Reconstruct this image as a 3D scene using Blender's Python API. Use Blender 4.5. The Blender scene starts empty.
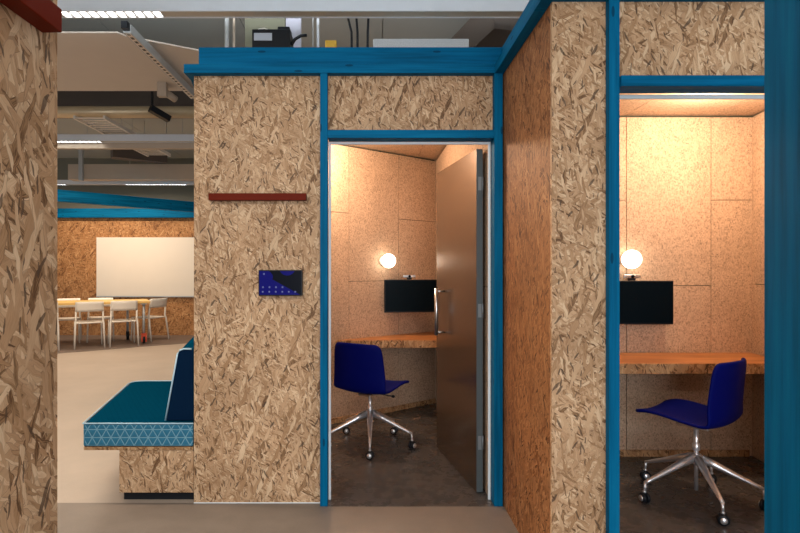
import bpy, bmesh, math, random
from mathutils import Vector, Matrix, Euler
random.seed(7)
COL = bpy.context.scene.collection
PI = math.pi
F, CX, CY, CH = 550.0, 372.0, 270.0, 1.32      # focal length (px), principal point, camera height

# ------------------------------------------------------------------ helpers
def newbm():
    bm = bmesh.new(); bm.loops.layers.uv.new('UVMap'); return bm

def box(bm, x0, x1, y0, y1, z0, z1, grain=None, M=None, mi=0):
    lo, hi = (x0, y0, z0), (x1, y1, z1)
    uvl = bm.loops.layers.uv.active
    vs = {}
    for i in (0, 1):
        for j in (0, 1):
            for k in (0, 1):
                c = Vector(((lo, hi)[i][0], (lo, hi)[j][1], (lo, hi)[k][2]))
                vs[i, j, k] = (bm.verts.new(M @ c if M else c), c)
    quads = [((0,0,0),(0,0,1),(0,1,1),(0,1,0),0), ((1,0,0),(1,1,0),(1,1,1),(1,0,1),0),
             ((0,0,0),(1,0,0),(1,0,1),(0,0,1),1), ((0,1,0),(0,1,1),(1,1,1),(1,1,0),1),
             ((0,0,0),(0,1,0),(1,1,0),(1,0,0),2), ((0,0,1),(1,0,1),(1,1,1),(0,1,1),2)]
    for q in quads:
        f = bm.faces.new([vs[k][0] for k in q[:4]]); f.material_index = mi
        n = q[4]; ax = [a for a in (0, 1, 2) if a != n]
        if grain is not None and grain in ax:
            ax = [grain] + [a for a in ax if a != grain]
        for l, k in zip(f.loops, q[:4]):
            c = vs[k][1]
            l[uvl].uv = (c[ax[0]] + 0.37 * n, c[ax[1]] + 0.71 * n)
    return bm

def prism(bm, poly, z0, z1, M=None, side_mi=0, top_mi=0):
    """vertical prism over a ccw polygon; UV in metres"""
    uvl = bm.loops.layers.uv.active
    T = (lambda v: M @ v) if M else (lambda v: v)
    a = [bm.verts.new(T(Vector((p[0], p[1], z0)))) for p in poly]
    b = [bm.verts.new(T(Vector((p[0], p[1], z1)))) for p in poly]
    n = len(poly); L = 0
    for i in range(n):
        j = (i + 1) % n
        d = math.hypot(poly[j][0] - poly[i][0], poly[j][1] - poly[i][1])
        f = bm.faces.new((a[i], a[j], b[j], b[i])); f.material_index = side_mi
        for l, uv in zip(f.loops, ((L, z0), (L + d, z0), (L + d, z1), (L, z1))): l[uvl].uv = uv
        L += d
    f = bm.faces.new(b); f.material_index = top_mi
    for l, p in zip(f.loops, poly): l[uvl].uv = (p[0], p[1])
    f = bm.faces.new(a[::-1]); f.material_index = top_mi
    for l, p in zip(f.loops, poly[::-1]): l[uvl].uv = (p[0], p[1])
    return bm

def tube(bm, pts, r, n=10, caps=True, mi=0):
    pts = [Vector(p) for p in pts]
    rs = r if isinstance(r, (list, tuple)) else [r] * len(pts)
    rings = []
    for i, p in enumerate(pts):
        d = (pts[min(i + 1, len(pts) - 1)] - pts[max(i - 1, 0)]).normalized()
        up = Vector((0, 0, 1)) if abs(d.z) < 0.9 else Vector((1, 0, 0))
        a = d.cross(up).normalized(); b = a.cross(d).normalized()
        rings.append([bm.verts.new(p + (a * math.cos(t) + b * math.sin(t)) * rs[i])
                      for t in [2 * PI * k / n for k in range(n)]])
    for A, B in zip(rings, rings[1:]):
        for k in range(n):
            f = bm.faces.new((A[k], A[(k + 1) % n], B[(k + 1) % n], B[k])); f.smooth = True; f.material_index = mi
    if caps:
        for R in (rings[0][::-1], rings[-1]):
            f = bm.faces.new(R); f.material_index = mi
    return bm

def lathe(bm, prof, n=24, M=None, mi=0):
    """prof: (r, z) list, revolved about z"""
    T = (lambda v: M @ v) if M else (lambda v: v)
    rings = []
    for r, z in prof:
        if r < 1e-6: rings.append([bm.verts.new(T(Vector((0, 0, z))))])
        else: rings.append([bm.verts.new(T(Vector((r * math.cos(2*PI*k/n), r * math.sin(2*PI*k/n), z)))) for k in range(n)])
    for A, B in zip(rings, rings[1:]):
        for k in range(n):
            j = (k + 1) % n
            vs = [A[k % len(A)], A[j % len(A)], B[j % len(B)], B[k % len(B)]]
            u = []
            for v in vs:
                if v not in u: u.append(v)
            if len(u) >= 3:
                f = bm.faces.new(u); f.smooth = True; f.material_index = mi
    return bm

def obj(name, bm, mats, parent=None, bevel=0, seg=2, loc=None, rot=None, fixn=True, angle=30):
    if fixn: bmesh.ops.recalc_face_normals(bm, faces=bm.faces)
    me = bpy.data.meshes.new(name); bm.to_mesh(me); bm.free()
    o = bpy.data.objects.new(name, me); COL.objects.link(o)
    for m in (mats if isinstance(mats, (list, tuple)) else [mats]): me.materials.append(m)
    if parent: o.parent = parent
    if loc: o.location = loc
    if rot is not None: o.rotation_euler = (0, 0, rot)
    if bevel:
        b = o.modifiers.new('Bevel', 'BEVEL'); b.width = bevel; b.segments = seg; b.limit_method = 'ANGLE'; b.angle_limit = math.radians(angle)
        for p in me.polygons: p.use_smooth = True
        b.harden_normals = True
    return o

def tag(o, label, cat, group=None, kind=None):
    o['label'] = label; o['category'] = cat
    if group: o['group'] = group
    if kind: o['kind'] = kind
    return o

def struct(o, label, cat): return tag(o, label, cat, None, 'structure')

def thing(name, label, cat, loc=(0, 0, 0), rz=0, group=None):
    o = bpy.data.objects.new(name, None); COL.objects.link(o)
    o.empty_display_size = 0.1
    o.location = loc; o.rotation_euler = (0, 0, rz)
    return tag(o, label, cat, group)

def copy_tree(o, parent=None):
    c = o.copy(); COL.objects.link(c); c.parent = parent
    for ch in list(o.children): copy_tree(ch, c)
    return c

# ------------------------------------------------------------------ materials
class NT:
    def __init__(s, name):
        s.m = bpy.data.materials.new(name); s.m.use_nodes = True
        s.t = s.m.node_tree; s.t.nodes.clear()
        s.out = s.n('ShaderNodeOutputMaterial'); s.b = s.n('ShaderNodeBsdfPrincipled')
        s.l(s.b.outputs[0], s.out.inputs[0])
    def n(s, typ, **kw):
        x = s.t.nodes.new(typ)
        for k, v in kw.items(): setattr(x, k, v)
        return x
    def l(s, a, b): s.t.links.new(a, b)
    def put(s, inp, v):
        if hasattr(v, 'links') or isinstance(v, bpy.types.NodeSocket): s.l(v, inp)
        else: inp.default_value = v
    def math(s, op, a, b=0.0, clamp=False):
        x = s.n('ShaderNodeMath', operation=op, use_clamp=clamp); s.put(x.inputs[0], a); s.put(x.inputs[1], b); return x.outputs[0]
    def vmul(s, a, b, op='MULTIPLY'):
        x = s.n('ShaderNodeVectorMath', operation=op); s.put(x.inputs[0], a); s.put(x.inputs[1], b); return x.outputs[0]
    def rot(s, v, ang):
        x = s.n('ShaderNodeVectorRotate', rotation_type='Z_AXIS'); s.put(x.inputs['Vector'], v); x.inputs['Angle'].default_value = ang; return x.outputs[0]
    def ramp(s, f, stops, interp='LINEAR'):
        x = s.n('ShaderNodeValToRGB'); cr = x.color_ramp; cr.interpolation = interp
        while len(cr.elements) < len(stops): cr.elements.new(0.5)
        for e, (p, c) in zip(cr.elements, stops):
            e.position = p; e.color = tuple(c) + (1,) if len(c) == 3 else c
        s.put(x.inputs[0], f); return x.outputs[0]
    def mix(s, f, a, b, blend='MIX'):
        x = s.n('ShaderNodeMix', data_type='RGBA', blend_type=blend)
        s.put(x.inputs[0], f)
        for i, v in ((6, a), (7, b)):
            if isinstance(v, tuple) and len(v) == 3: v = v + (1,)
            s.put(x.inputs[i], v)
        return x.outputs[2]
    def noise(s, v, scale=5.0, detail=4.0, rough=0.5, dims='3D'):
        x = s.n('ShaderNodeTexNoise', noise_dimensions=dims); s.put(x.inputs['Vector'], v)
        x.inputs['Scale'].default_value = scale; x.inputs['Detail'].default_value = detail; x.inputs['Roughness'].default_value = rough
        return x.outputs[0]
    def uv(s): return s.n('ShaderNodeTexCoord').outputs['UV']
    def oc(s): return s.n('ShaderNodeTexCoord').outputs['Object']
    def base(s, c, rough=0.5, metal=0.0, spec=None):
        if isinstance(c, tuple): c = c + (1,) if len(c) == 3 else c
        s.put(s.b.inputs['Base Color'], c); s.put(s.b.inputs['Roughness'], rough); s.put(s.b.inputs['Metallic'], metal)
        if spec is not None: s.b.inputs['Specular IOR Level'].default_value = spec
        return s.m
    def bump(s, h, strength=0.3, dist=0.002):
        x = s.n('ShaderNodeBump'); s.put(x.inputs['Height'], h); x.inputs['Strength'].default_value = strength; x.inputs['Distance'].default_value = dist
        s.l(x.outputs[0], s.b.inputs['Normal'])

def plain(name, c, rough=0.5, metal=0.0, var=0.06, spec=None, scale=6):
    t = NT(name)
    nz = t.noise(t.oc(), scale, 3)
    k = t.math('MULTIPLY_ADD', nz, 2 * var); t.t.nodes[-1].inputs[2].default_value = 1 - var
    x = t.n('ShaderNodeVectorMath', operation='SCALE'); x.inputs[0].default_value = c; t.l(k, x.inputs['Scale'])
    return t.base(x.outputs[0], rough, metal, spec)

def emit(name, c, s):
    t = NT(name); t.base((0.8, 0.8, 0.8), 0.5)
    t.b.inputs['Emission Color'].default_value = c + (1,); t.b.inputs['Emission Strength'].default_value = s
    return t.m

def osb(name, L=0.085, W=0.0135, seed=1, tint=(1, 1, 1), spread=1.0):
    t = NT(name); rnd = random.Random(seed)
    uv = t.uv()
    wob = t.n('ShaderNodeTexNoise', noise_dimensions='2D'); t.l(uv, wob.inputs['Vector']); wob.inputs['Scale'].default_value = 22; wob.inputs['Detail'].default_value = 3
    off = t.vmul(wob.outputs['Color'], (0.5, 0.5, 0), 'SUBTRACT'); off = t.vmul(off, (0.016, 0.016, 0))
    base = t.vmul(uv, off, 'ADD')
    col = None; hgt = None
    stops = [(0.0, (0.13, 0.062, 0.028)), (0.06, (0.27, 0.150, 0.072)), (0.17, (0.41, 0.238, 0.122)),
             (0.5, (0.535, 0.335, 0.190)), (0.8, (0.61, 0.405, 0.242)), (1.0, (0.73, 0.535, 0.345))]
    N = 8
    offs = [0.2, -0.6, 0.7, -0.25, 1.0, -0.95, 0.4, -0.1]
    for i in range(N):
        a = PI / 2 + offs[i] * spread + rnd.uniform(-0.1, 0.1)
        k = (1.5, 1.0, 1.2, 0.6, 0.9, 0.5, 1.35, 0.6)[i]
        v = t.vmul(base, (rnd.uniform(0, 20), rnd.uniform(0, 20), 0), 'ADD')
        v = t.rot(v, a)
        vs = t.vmul(v, (1 / (L * k), 1 / (W * k), 0))
        vo = t.n('ShaderNodeTexVoronoi', voronoi_dimensions='2D', feature='F1'); t.l(vs, vo.inputs['Vector']); vo.inputs['Scale'].default_value = 1
        ve = t.n('ShaderNodeTexVoronoi', voronoi_dimensions='2D', feature='DISTANCE_TO_EDGE'); t.l(vs, ve.inputs['Vector']); ve.inputs['Scale'].default_value = 1
        sep = t.n('ShaderNodeSeparateColor'); t.l(vo.outputs['Color'], sep.inputs[0])
        grain = t.noise(t.vmul(v, (30, 520, 0)), 1.0, 2, 0.6, '2D')
        tone = t.math('ADD', sep.outputs[0], t.math('MULTIPLY', t.math('SUBTRACT', grain, 0.5), 0.55))
        c = t.ramp(tone, stops)
        edge = t.math('MULTIPLY', t.math('LESS_THAN', ve.outputs['Distance'], 0.06), t.math('MULTIPLY', sep.outputs[2], 0.6))
        c = t.mix(edge, c, (0.17, 0.10, 0.06))
        if col is None: col = c; hgt = sep.outputs[1]
        else:
            m = t.math('GREATER_THAN', sep.outputs[1], 0.56 if i < N - 2 else 0.76)
            col = t.mix(m, col, c)
            hm = t.n('ShaderNodeMix', data_type='FLOAT'); t.l(m, hm.inputs[0]); t.l(hgt, hm.inputs[2]); t.l(sep.outputs[0], hm.inputs[3]); hgt = hm.outputs[0]
    for rot_, sc, th in ((PI/2 + .6, (13, 60, 0), .93), (PI/2 - .45, (16, 95, 0), .92), (PI/2 + .1, (22, 120, 0), .92)):      # dark splinters
        v = t.rot(t.vmul(base, (3.3 + seed, 8.1, 0), 'ADD'), rot_)
        vo = t.n('ShaderNodeTexVoronoi', voronoi_dimensions='2D', feature='F1'); t.l(t.vmul(v, sc), vo.inputs['Vector']); vo.inputs['Scale'].default_value = 1
        sep = t.n('ShaderNodeSeparateColor'); t.l(vo.outputs['Color'], sep.inputs[0])
        m = t.math('MULTIPLY', t.math('GREATER_THAN', sep.outputs[0], th), t.math('LESS_THAN', vo.outputs['Distance'], t.math('MULTIPLY', sep.outputs[1], 0.42)))
        col = t.mix(t.math('MULTIPLY', m, 0.8), col, (0.085, 0.050, 0.032))
    lf = t.noise(uv, 3.2, 4, 0.55, '2D')
    col = t.mix(1.0, col, t.ramp(lf, [(0.3, (0.86, 0.84, 0.82)), (0.7, (1.07, 1.07, 1.07))]), 'MULTIPLY')
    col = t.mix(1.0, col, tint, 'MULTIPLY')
    t.base(col, 0.6, 0, 0.25); t.bump(hgt, 0.2, 0.0012)
    return t.m

def particle(name, c=(0.52, 0.375, 0.265)):
    t = NT(name); uv = t.oc()
    a = t.n('ShaderNodeTexVoronoi', feature='F1'); t.l(t.vmul(uv, (150, 150, 100)), a.inputs['Vector']); a.inputs['Scale'].default_value = 1
    s = t.n('ShaderNodeSeparateColor'); t.l(a.outputs['Color'], s.inputs[0])
    n1 = t.noise(uv, 90, 3, 0.7); n2 = t.noise(uv, 3, 3)
    f = t.math('ADD', t.math('MULTIPLY', s.outputs[0], 0.5), t.math('MULTIPLY', n1, 0.7))
    d = tuple(k * 0.42 for k in c); h = tuple(min(1, k * 1.22) for k in c)
    col = t.ramp(f, [(0.28, d), (0.45, tuple(k * 0.86 for k in c)), (0.62, c), (0.9, h)])
    col = t.mix(1.0, col, t.ramp(n2, [(0.3, (0.93, 0.92, 0.91)), (0.7, (1.04, 1.04, 1.04))]), 'MULTIPLY')
    t.base(col, 0.7, 0, 0.2); t.bump(f, 0.15, 0.001)
    return t.m

def bluewood(name, c=(0.0, 0.118, 0.262)):
    t = NT(name); uv = t.uv()
    g = t.noise(t.vmul(uv, (2.0, 45, 0)), 1.0, 5, 0.6, '2D')
    g2 = t.noise(t.vmul(uv, (0.9, 9, 0)), 1.0, 3, 0.5, '2D')
    f = t.math('ADD', t.math('MULTIPLY', g, 0.55), t.math('MULTIPLY', g2, 0.45))
    col = t.ramp(f, [(0.28, tuple(k * 0.55 for k in c)), (0.5, c), (0.66, (0.001, c[1] * 1.28, c[2] * 1.22)), (0.85, (0.006, c[1] * 1.7, c[2] * 1.4))])
    vo = t.n('ShaderNodeTexVoronoi', voronoi_dimensions='2D', feature='F1'); t.l(t.vmul(uv, (4, 14, 0)), vo.inputs['Vector']); vo.inputs['Scale'].default_value = 1
    sp = t.n('ShaderNodeSeparateColor'); t.l(vo.outputs['Color'], sp.inputs[0])
    kn = t.math('MULTIPLY', t.math('GREATER_THAN', sp.outputs[0], 0.75), t.math('LESS_THAN', vo.outputs['Distance'], 0.09))
    col = t.mix(t.math('MULTIPLY', kn, 0.7), col, (0.002, 0.03, 0.07))
    t.base(col, 0.55, 0, 0.06); t.bump(g, 0.2, 0.001)
    return t.m

def concrete(name, c, rough=0.4, contrast=0.2, streak=0.0):
    t = NT(name); v = t.oc()
    a = t.noise(v, 1.7, 6, 0.6); b = t.noise(v, 9, 5, 0.65); d = t.noise(v, 120, 2, 0.6)
    f = t.math('ADD', t.math('ADD', t.math('MULTIPLY', a, 0.5), t.math('MULTIPLY', b, 0.35)), t.math('MULTIPLY', d, 0.15))
    lo = tuple(k * (1 - contrast) for k in c); hi = tuple(min(1, k * (1 + contrast)) for k in c)
    col = t.ramp(f, [(0.32, lo), (0.5, c), (0.68, hi)])
    sc = t.noise(t.rot(t.vmul(v, (1, 1, 0)), 0.35), 1, 0)
    s2 = t.noise(t.vmul(t.rot(v, 0.3), (3, 70, 1)), 1.0, 3, 0.6)
    col = t.mix(t.math('MULTIPLY', t.math('GREATER_THAN', s2, 0.70), 0.12), col, tuple(min(1, k * 1.7) for k in c))
    r = t.math('ADD', t.math('MULTIPLY', b, 0.25), rough - 0.12)
    t.base(col, r, 0, 0.4); t.bump(d, 0.04, 0.001)
    return t.m

def quilt(name, base, line, side=0.053, lw=0.085, amt=0.6, bumpy=0.6):
    """triangular stitch lattice in UV metres"""
    t = NT(name); uv = t.uv()
    h = side * math.sqrt(3) / 2
    dist = None
    for k in (0, PI / 3, 2 * PI / 3):
        d = t.n('ShaderNodeVectorMath', operation='DOT_PRODUCT'); t.l(uv, d.inputs[0])
        d.inputs[1].default_value = (math.sin(k) / h, math.cos(k) / h, 0)
        fr = t.math('FRACT', t.math('ADD', d.outputs['Value'], 100.0))
        e = t.math('MINIMUM', fr, t.math('SUBTRACT', 1.0, fr))
        dist = e if dist is None else t.math('MINIMUM', dist, e)
    wv = t.noise(uv, 900, 2, 0.5, '2D')
    m = t.math('SUBTRACT', 1.0, t.math('DIVIDE', dist, lw), True)
    b2 = t.mix(t.math('MULTIPLY', wv, 0.5), base, tuple(k * 0.6 for k in base))
    col = t.mix(t.math('MULTIPLY', m, amt), b2, line)
    t.base(col, 0.9, 0, 0.0)
    hh = t.math('ADD', t.math('MULTIPLY', t.math('MINIMUM', dist, 0.2), 5.0), t.math('MULTIPLY', wv, 0.15))
    t.bump(hh, bumpy, 0.006)
    t.b.inputs['Sheen Weight'].default_value = 0.0
    return t.m

def woodtop(name):
    t = NT(name); uv = t.uv()
    g = t.noise(t.vmul(uv, (3, 50, 0)), 1.0, 5, 0.6, '2D'); g2 = t.noise(t.vmul(uv, (1.5, 10, 0)), 1.0, 3, 0.5, '2D')
    f = t.math('ADD', t.math('MULTIPLY', g, 0.5), t.math('MULTIPLY', g2, 0.5))
    col = t.ramp(f, [(0.3, (0.24, 0.092, 0.028)), (0.5, (0.42, 0.17, 0.052)), (0.7, (0.52, 0.235, 0.08))])
    t.base(col, 0.38, 0, 0.4); t.bump(g, 0.1, 0.0008)
    return t.m

M = {}
M['osb'] = osb('oriented strand board', seed=3)
M['osb_warm'] = osb('orange brown strand board', seed=5, tint=(0.62, 0.42, 0.27))  # same strand board pattern, tinted darker and more orange
M['osb_fine'] = osb('oriented strand board far', L=0.10, W=0.022, seed=11, spread=1.5, tint=(0.74, 0.57, 0.40))
M['board'] = particle('particle board')
M['gap'] = plain('dark green joint', (0.035, 0.045, 0.030), 0.8)
M['blue'] = bluewood('blue stained timber')
M['white_frame'] = plain('white door frame', (0.80, 0.86, 0.90), 0.4)
M['floor'] = concrete('grey brown concrete', (0.205, 0.165, 0.135), 0.5, 0.22)
M['floor_back'] = concrete('pale polished concrete', (0.41, 0.335, 0.27), 0.42, 0.14)
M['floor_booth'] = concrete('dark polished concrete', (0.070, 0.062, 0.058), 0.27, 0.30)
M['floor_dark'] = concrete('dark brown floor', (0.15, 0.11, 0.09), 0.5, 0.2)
M['red'] = plain('red oxide steel', (0.135, 0.012, 0.003), 0.5, 0.0, 0.12, 0.08)
M['black'] = plain('black plastic', (0.008, 0.010, 0.014), 0.4, 0, 0.05, 0.25)
M['screen'] = plain('dark screen', (0.0015, 0.005, 0.009), 0.35, 0, 0.02, 0.05)
M['chrome'] = plain('polished aluminium', (0.86, 0.88, 0.92), 0.30, 0.85, 0.02)
M['steel'] = plain('brushed steel', (0.62, 0.64, 0.66), 0.3, 1.0, 0.03)
M['navy'] = plain('navy blue shell', (0.001, 0.004, 0.115), 0.55, 0, 0.05, 0.05)
M['navy_pad'] = plain('dark navy seat pad', (0.002, 0.005, 0.026), 0.85, 0, 0.05, 0.03)
M['desk'] = woodtop('orange brown worktop')
M['desk_edge'] = osb('worktop edge strands', L=0.12, W=0.02, seed=23, tint=(0.85, 0.78, 0.66))
M['quilt'] = quilt('light blue quilted fabric', (0.045, 0.20, 0.32), (0.36, 0.58, 0.68))
M['teal'] = quilt('dark teal quilted fabric', (0.001, 0.050, 0.098), (0.001, 0.032, 0.066), 0.035, 0.12, 0.5, 0.3)
M['navyfab'] = plain('navy fabric', (0.002, 0.014, 0.042), 0.9, 0, .06, .05)
M['piping'] = plain('pale blue piping', (0.42, 0.62, 0.74), 0.7)
M['white'] = plain('white painted metal', (0.72, 0.66, 0.58), 0.4)
M['wboard'] = plain('off white board', (0.68, 0.62, 0.54), 0.35, 0, 0.02)
M['raft'] = plain('off white plaster', (0.62, 0.55, 0.48), 0.8, 0, 0.03)
M['ceil'] = plain('grey green soffit', (0.40, 0.42, 0.40), 0.8, 0, 0.06, None, 1.5)
M['galv'] = plain('galvanised grey steel', (0.42, 0.44, 0.45), 0.45, 0.2, 0.08)
M['brownbeam'] = plain('dark brown painted beam', (0.085, 0.066, 0.055), 0.6)
M['duct'] = plain('cream duct', (0.60, 0.47, 0.30), 0.3, 0.3, 0.05)
M['beige'] = plain('beige plaster', (0.48, 0.40, 0.32), 0.8)
M['edge'] = plain('dark grey door edge', (0.075, 0.095, 0.105), 0.5)
M['hinge'] = plain('dull hinge steel', (0.25, 0.28, 0.30), 0.5, 0.5)
M['upper'] = plain('dull green grey plaster', (0.17, 0.17, 0.135), 0.8)
M['lamp'] = emit('lit lamp tube', (1.0, 0.95, 0.86), 7)
M['globe'] = emit('lit opal globe', (1.0, 0.86, 0.68), 6.5)
M['trunk'] = plain('pale grey trunking', (0.66, 0.70, 0.76), 0.5)
M['cream'] = plain('cream cover strip', (0.52, 0.49, 0.42), 0.5)
M['yellow'] = plain('yellow plastic', (0.62, 0.36, 0.03), 0.45)
M['tabletop'] = plain('yellow timber top', (0.66, 0.42, 0.13), 0.45)
M['redwheel'] = plain('orange red plastic', (0.55, 0.06, 0.02), 0.45)
M['insul'] = plain('grey speckled duct board', (0.46, 0.48, 0.50), 0.7, 0, 0.30, None, 160)
M['olive'] = plain('olive painted panel', (0.16, 0.16, 0.11), 0.7)
M['lav'] = plain('lavender grey sheet', (0.42, 0.42, 0.50), 0.6)
M['labelm'] = plain('pale label', (0.45, 0.50, 0.58), 0.5)

def door_mat():
    t = NT('bronze brown laminate'); v = t.oc()
    g = t.noise(t.vmul(v, (160, 160, 2)), 1.0, 3, 0.6)
    col = t.ramp(g, [(0.3, (0.115, 0.072, 0.046)), (0.7, (0.16, 0.105, 0.07))])
    t.base(col, 0.24, 0.6, 0.5); return t.m
M['door'] = door_mat()

# ------------------------------------------------------------------ setting
zt, zl, zf = 2.419, 2.469, 2.583           # wall top, ledge top, fascia top
YA, YB = 3.116, 2.254                       # the two front planes
XR = 0.737                                  # return wall face
SK = -0.207                                 # side wall of the left pod leans away: dX/dY

def floor_piece(poly, m, label, z0=-0.06, z1=0.0):
    o = obj('floor', prism(newbm(), poly, z0, z1), m); return struct(o, label, 'floor')
floor_piece([(-9, -3), (5, -3), (5, 2.215), (.74, 2.215), (.74, 3.07), (-.27, 3.07), (-.27, 3.118), (-9, 3.118)], M['floor'],
            'grey brown concrete floor in front of the booths')
floor_piece([(-.27, 3.07), (.74, 3.07), (.74, 5.6), (-1.3, 5.6), (-1.3, 4.06), (-1.01, 3.118), (-.27, 3.118)], M['floor_booth'],
            'dark polished floor inside the booth with the open door')
floor_piece([(.74, 2.215), (5, 2.215), (5, 5.6), (.74, 5.6)], M['floor_booth'], 'dark polished floor inside the right booth')
floor_piece([(-9, 3.118), (-1.01, 3.118), (-1.3, 4.06), (-1.3, 5.6), (5, 5.6), (5, 12.5), (-9, 12.5)], M['floor_back'],
            'pale tan concrete floor of the open room beside the bench')
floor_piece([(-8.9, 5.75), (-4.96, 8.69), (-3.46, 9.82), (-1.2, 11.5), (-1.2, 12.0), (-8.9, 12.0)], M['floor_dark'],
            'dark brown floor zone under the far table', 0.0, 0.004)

def osb_wall(name, label, *b, mat='osb'):
    o = obj(name, box(newbm(), *b), M[mat]); return struct(o, label, 'wall')
osb_wall('wall_left', 'strand board wall close at the left edge', -0.75, -0.5446, -1.6, 0.952, 0, 3.2)
osb_wall('wall_front', 'strand board wall with the red rail and touch panel', -1.0085, -0.27, YA, YA + .07, 0.004, zt)
osb_wall('wall_transom', 'strand board panel above the open booth door', -0.25, 0.683, YA, YA + .05, 2.105, zt)
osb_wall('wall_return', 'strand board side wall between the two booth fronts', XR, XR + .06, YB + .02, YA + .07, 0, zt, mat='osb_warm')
osb_wall('wall_right', 'narrow strand board wall left of the right booth opening', XR, 0.975, YB, YB + .02, 0, zt)
osb_wall('wall_transom', 'strand board panel above the right booth opening', 1.0, 1.93, YB, YB + .05, 2.1025, zt)
osb_wall('wall_right', 'strand board wall right of the right booth opening', 1.975, 2.75, YB, YB + .05, 0, zt)
o = obj('baseboard_front', box(newbm(), -1.0085, -0.295, YA - .004, YA + .07, 0, 0.004), M['white_frame']); struct(o, 'thin pale joint strip under the strand board wall', 'trim')

# booth linings ----------------------------------------------------------------
def lining(name, label, p0, p1, cols, thick=0.03, z0=0.0, z1=2.405, cat='wall', gap=0.0024):
    """board lining from p0 to p1 (plan points); cols: list of (u0,u1,[seam heights]); face on the right-hand side of p0->p1"""
    d = Vector((p1[0] - p0[0], p1[1] - p0[1])); L = d.length
    bm = newbm()
    for u0, u1, seams in cols:
        zs = [z0] + list(seams) + [z1]
        for a, b in zip(zs, zs[1:]):
            box(bm, u0 + gap, u1 - gap, 0.0, thick * 0.7, a + gap, b - gap)
    box(bm, cols[0][0], cols[-1][1], thick * 0.7, thick, z0, z1 + 0.012, mi=1)
    o = obj(name, bm, [M['board'], M['gap']], loc=(p0[0], p0[1], 0), rot=math.atan2(d.y, d.x))
    return struct(o, label, cat)

CL, CR = (-1.16, 4.09), (0.6375, 5.48)
LEN = math.hypot(CR[0] - CL[0], CR[1] - CL[1])
ub = math.hypot(-.339 - CL[0], 4.725 - CL[1])     # where the left jamb cuts the slanted wall
lining('wall_back', 'slanted particle board wall behind the desk in the booth with the open door', CL, CR,
       [(0, ub - .42, [1.22]), (ub - .42, ub + .173, [1.82]), (ub + .173, ub + .744, [1.22]), (ub + .744, LEN, [1.80])])
lining('wall_side', 'particle board side wall behind the open door', (CR[0] - .001, CR[1] - .002), (0.676, 3.19),
       [(0, .55, [1.22]), (.55, 1.15, [1.82]), (1.15, 2.285, [1.22])])
lining('wall_side', 'particle board wall hidden left of the open door', (-1.0, 3.19), (-1.165, 4.08), [(0, .89, [1.22])])
lining('wall_back', 'particle board wall behind the desk in the right booth', (0.81, 3.9), (2.74, 3.9),
       [(0, .394, [1.21]), (.394, .994, [1.816]), (.994, 1.594, [1.21]), (1.594, 1.93, [1.816])])
lining('wall_side', 'particle board wall at the right side of the right booth', (2.70, 3.93), (2.49, 2.31), [(0, .6, [1.22]), (.6, 1.6, [1.82])])
lining('wall_side', 'particle board wall at the left side of the right booth', (0.80, 2.31), (0.80, 3.895), [(0, .6, [1.22]), (.6, 1.58, [1.82])], thick=0.002)
# lining with its face on the left is built the other way round: outer skin of the left pod
o = obj('wall_side', prism(newbm(), [(-1.0085, 3.19), (-1.005, 3.19), (-1.24, 4.34), (-1.27, 4.38)], 0, zt), M['osb']); struct(o, 'strand board side wall of the pod behind the bench', 'wall')

def ceil_panels(label, rects, z=2.419, t=0.02):
    bm = newbm()
    for poly in rects: prism(bm, poly, z, z + t)
    o = obj('ceiling', bm, M['board']); return struct(o, label, 'ceiling')
ceil_panels('particle board ceiling of the booth with the open door',
            [[(-.99, 3.19), (-.152, 3.19), (-.152, 5.0), (-1.14, 4.15)], [(-.148, 3.19), (.448, 3.19), (.448, 5.48), (-.148, 5.0)], [(.452, 3.19), (.735, 3.19), (.735, 5.6), (.452, 5.5)]])
ceil_panels('particle board ceiling of the right booth',
            [[(.80, 2.31), (1.204, 2.31), (1.204, 3.93), (.80, 3.93)]] + [[(a, 2.31), (b, 2.31), (b, 3.93), (a, 3.93)] for a, b in ((1.208, 1.802), (1.806, 2.402), (2.406, 2.75))])
def skirt(label, p0, p1, h=0.046):
    d = Vector((p1[0] - p0[0], p1[1] - p0[1]))
    o = obj('baseboard_back', box(newbm(), 0, d.length, -0.012, -0.0005, 0, h), M['desk_edge'], loc=(p0[0], p0[1], 0), rot=math.atan2(d.y, d.x), bevel=.001)
    struct(o, label, 'baseboard')
skirt('strand board skirting along the slanted booth wall', CL, (CR[0] - .012, CR[1] - .01))
skirt('strand board skirting along the right booth back wall', (0.82, 3.9), (2.67, 3.9))

# blue timber -------------------------------------------------------------------
ntrim = [0]
def timber(label, x0, x1, y0, y1, z0, z1, grain, rot=None, loc=None):
    ntrim[0] += 1
    o = obj('trim_%d' % ntrim[0], box(newbm(), x0, x1, y0, y1, z0, z1, grain=grain), M['blue'], bevel=.0022, rot=rot, loc=loc)
    return struct(o, label, 'timber trim')
YP = 3.070
timber('blue timber post left of the open booth door', -.290, -.2485, YP, 3.116, 0, zt, 2)
timber('blue timber jamb lining left of the open door', -.2702, -.2505, 3.1161, 3.158, 0, 2.06, 2)
timber('blue timber post at the corner right of the open door', .683, .7305, YP, 3.157, 0, zt, 2)
timber('blue timber header above the open booth door', -.2485, .683, YP, 3.116, 2.057, 2.103, 0)
timber('blue timber soffit lining over the open door', -.2485, .683, 3.1161, 3.165, 2.057, 2.104, 0)
timber('blue timber ledge along the top of the left booth front', -1.05, .687, 3.066, 3.19, zt, zl, 0)
timber('blue timber fascia on top of the left booth front', -.982, .737, 3.116, 3.18, zl, zf, 0)
timber('blue timber ledge running back along the pod side', 0, .045, 0, 1.25, 0, zl - zt, 1, rot=math.radians(11.7), loc=(-1.05, 3.19, zt))
timber('blue timber ledge along the return wall top', .687, .80, 2.330, 3.19, zt, zl, 1)
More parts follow.
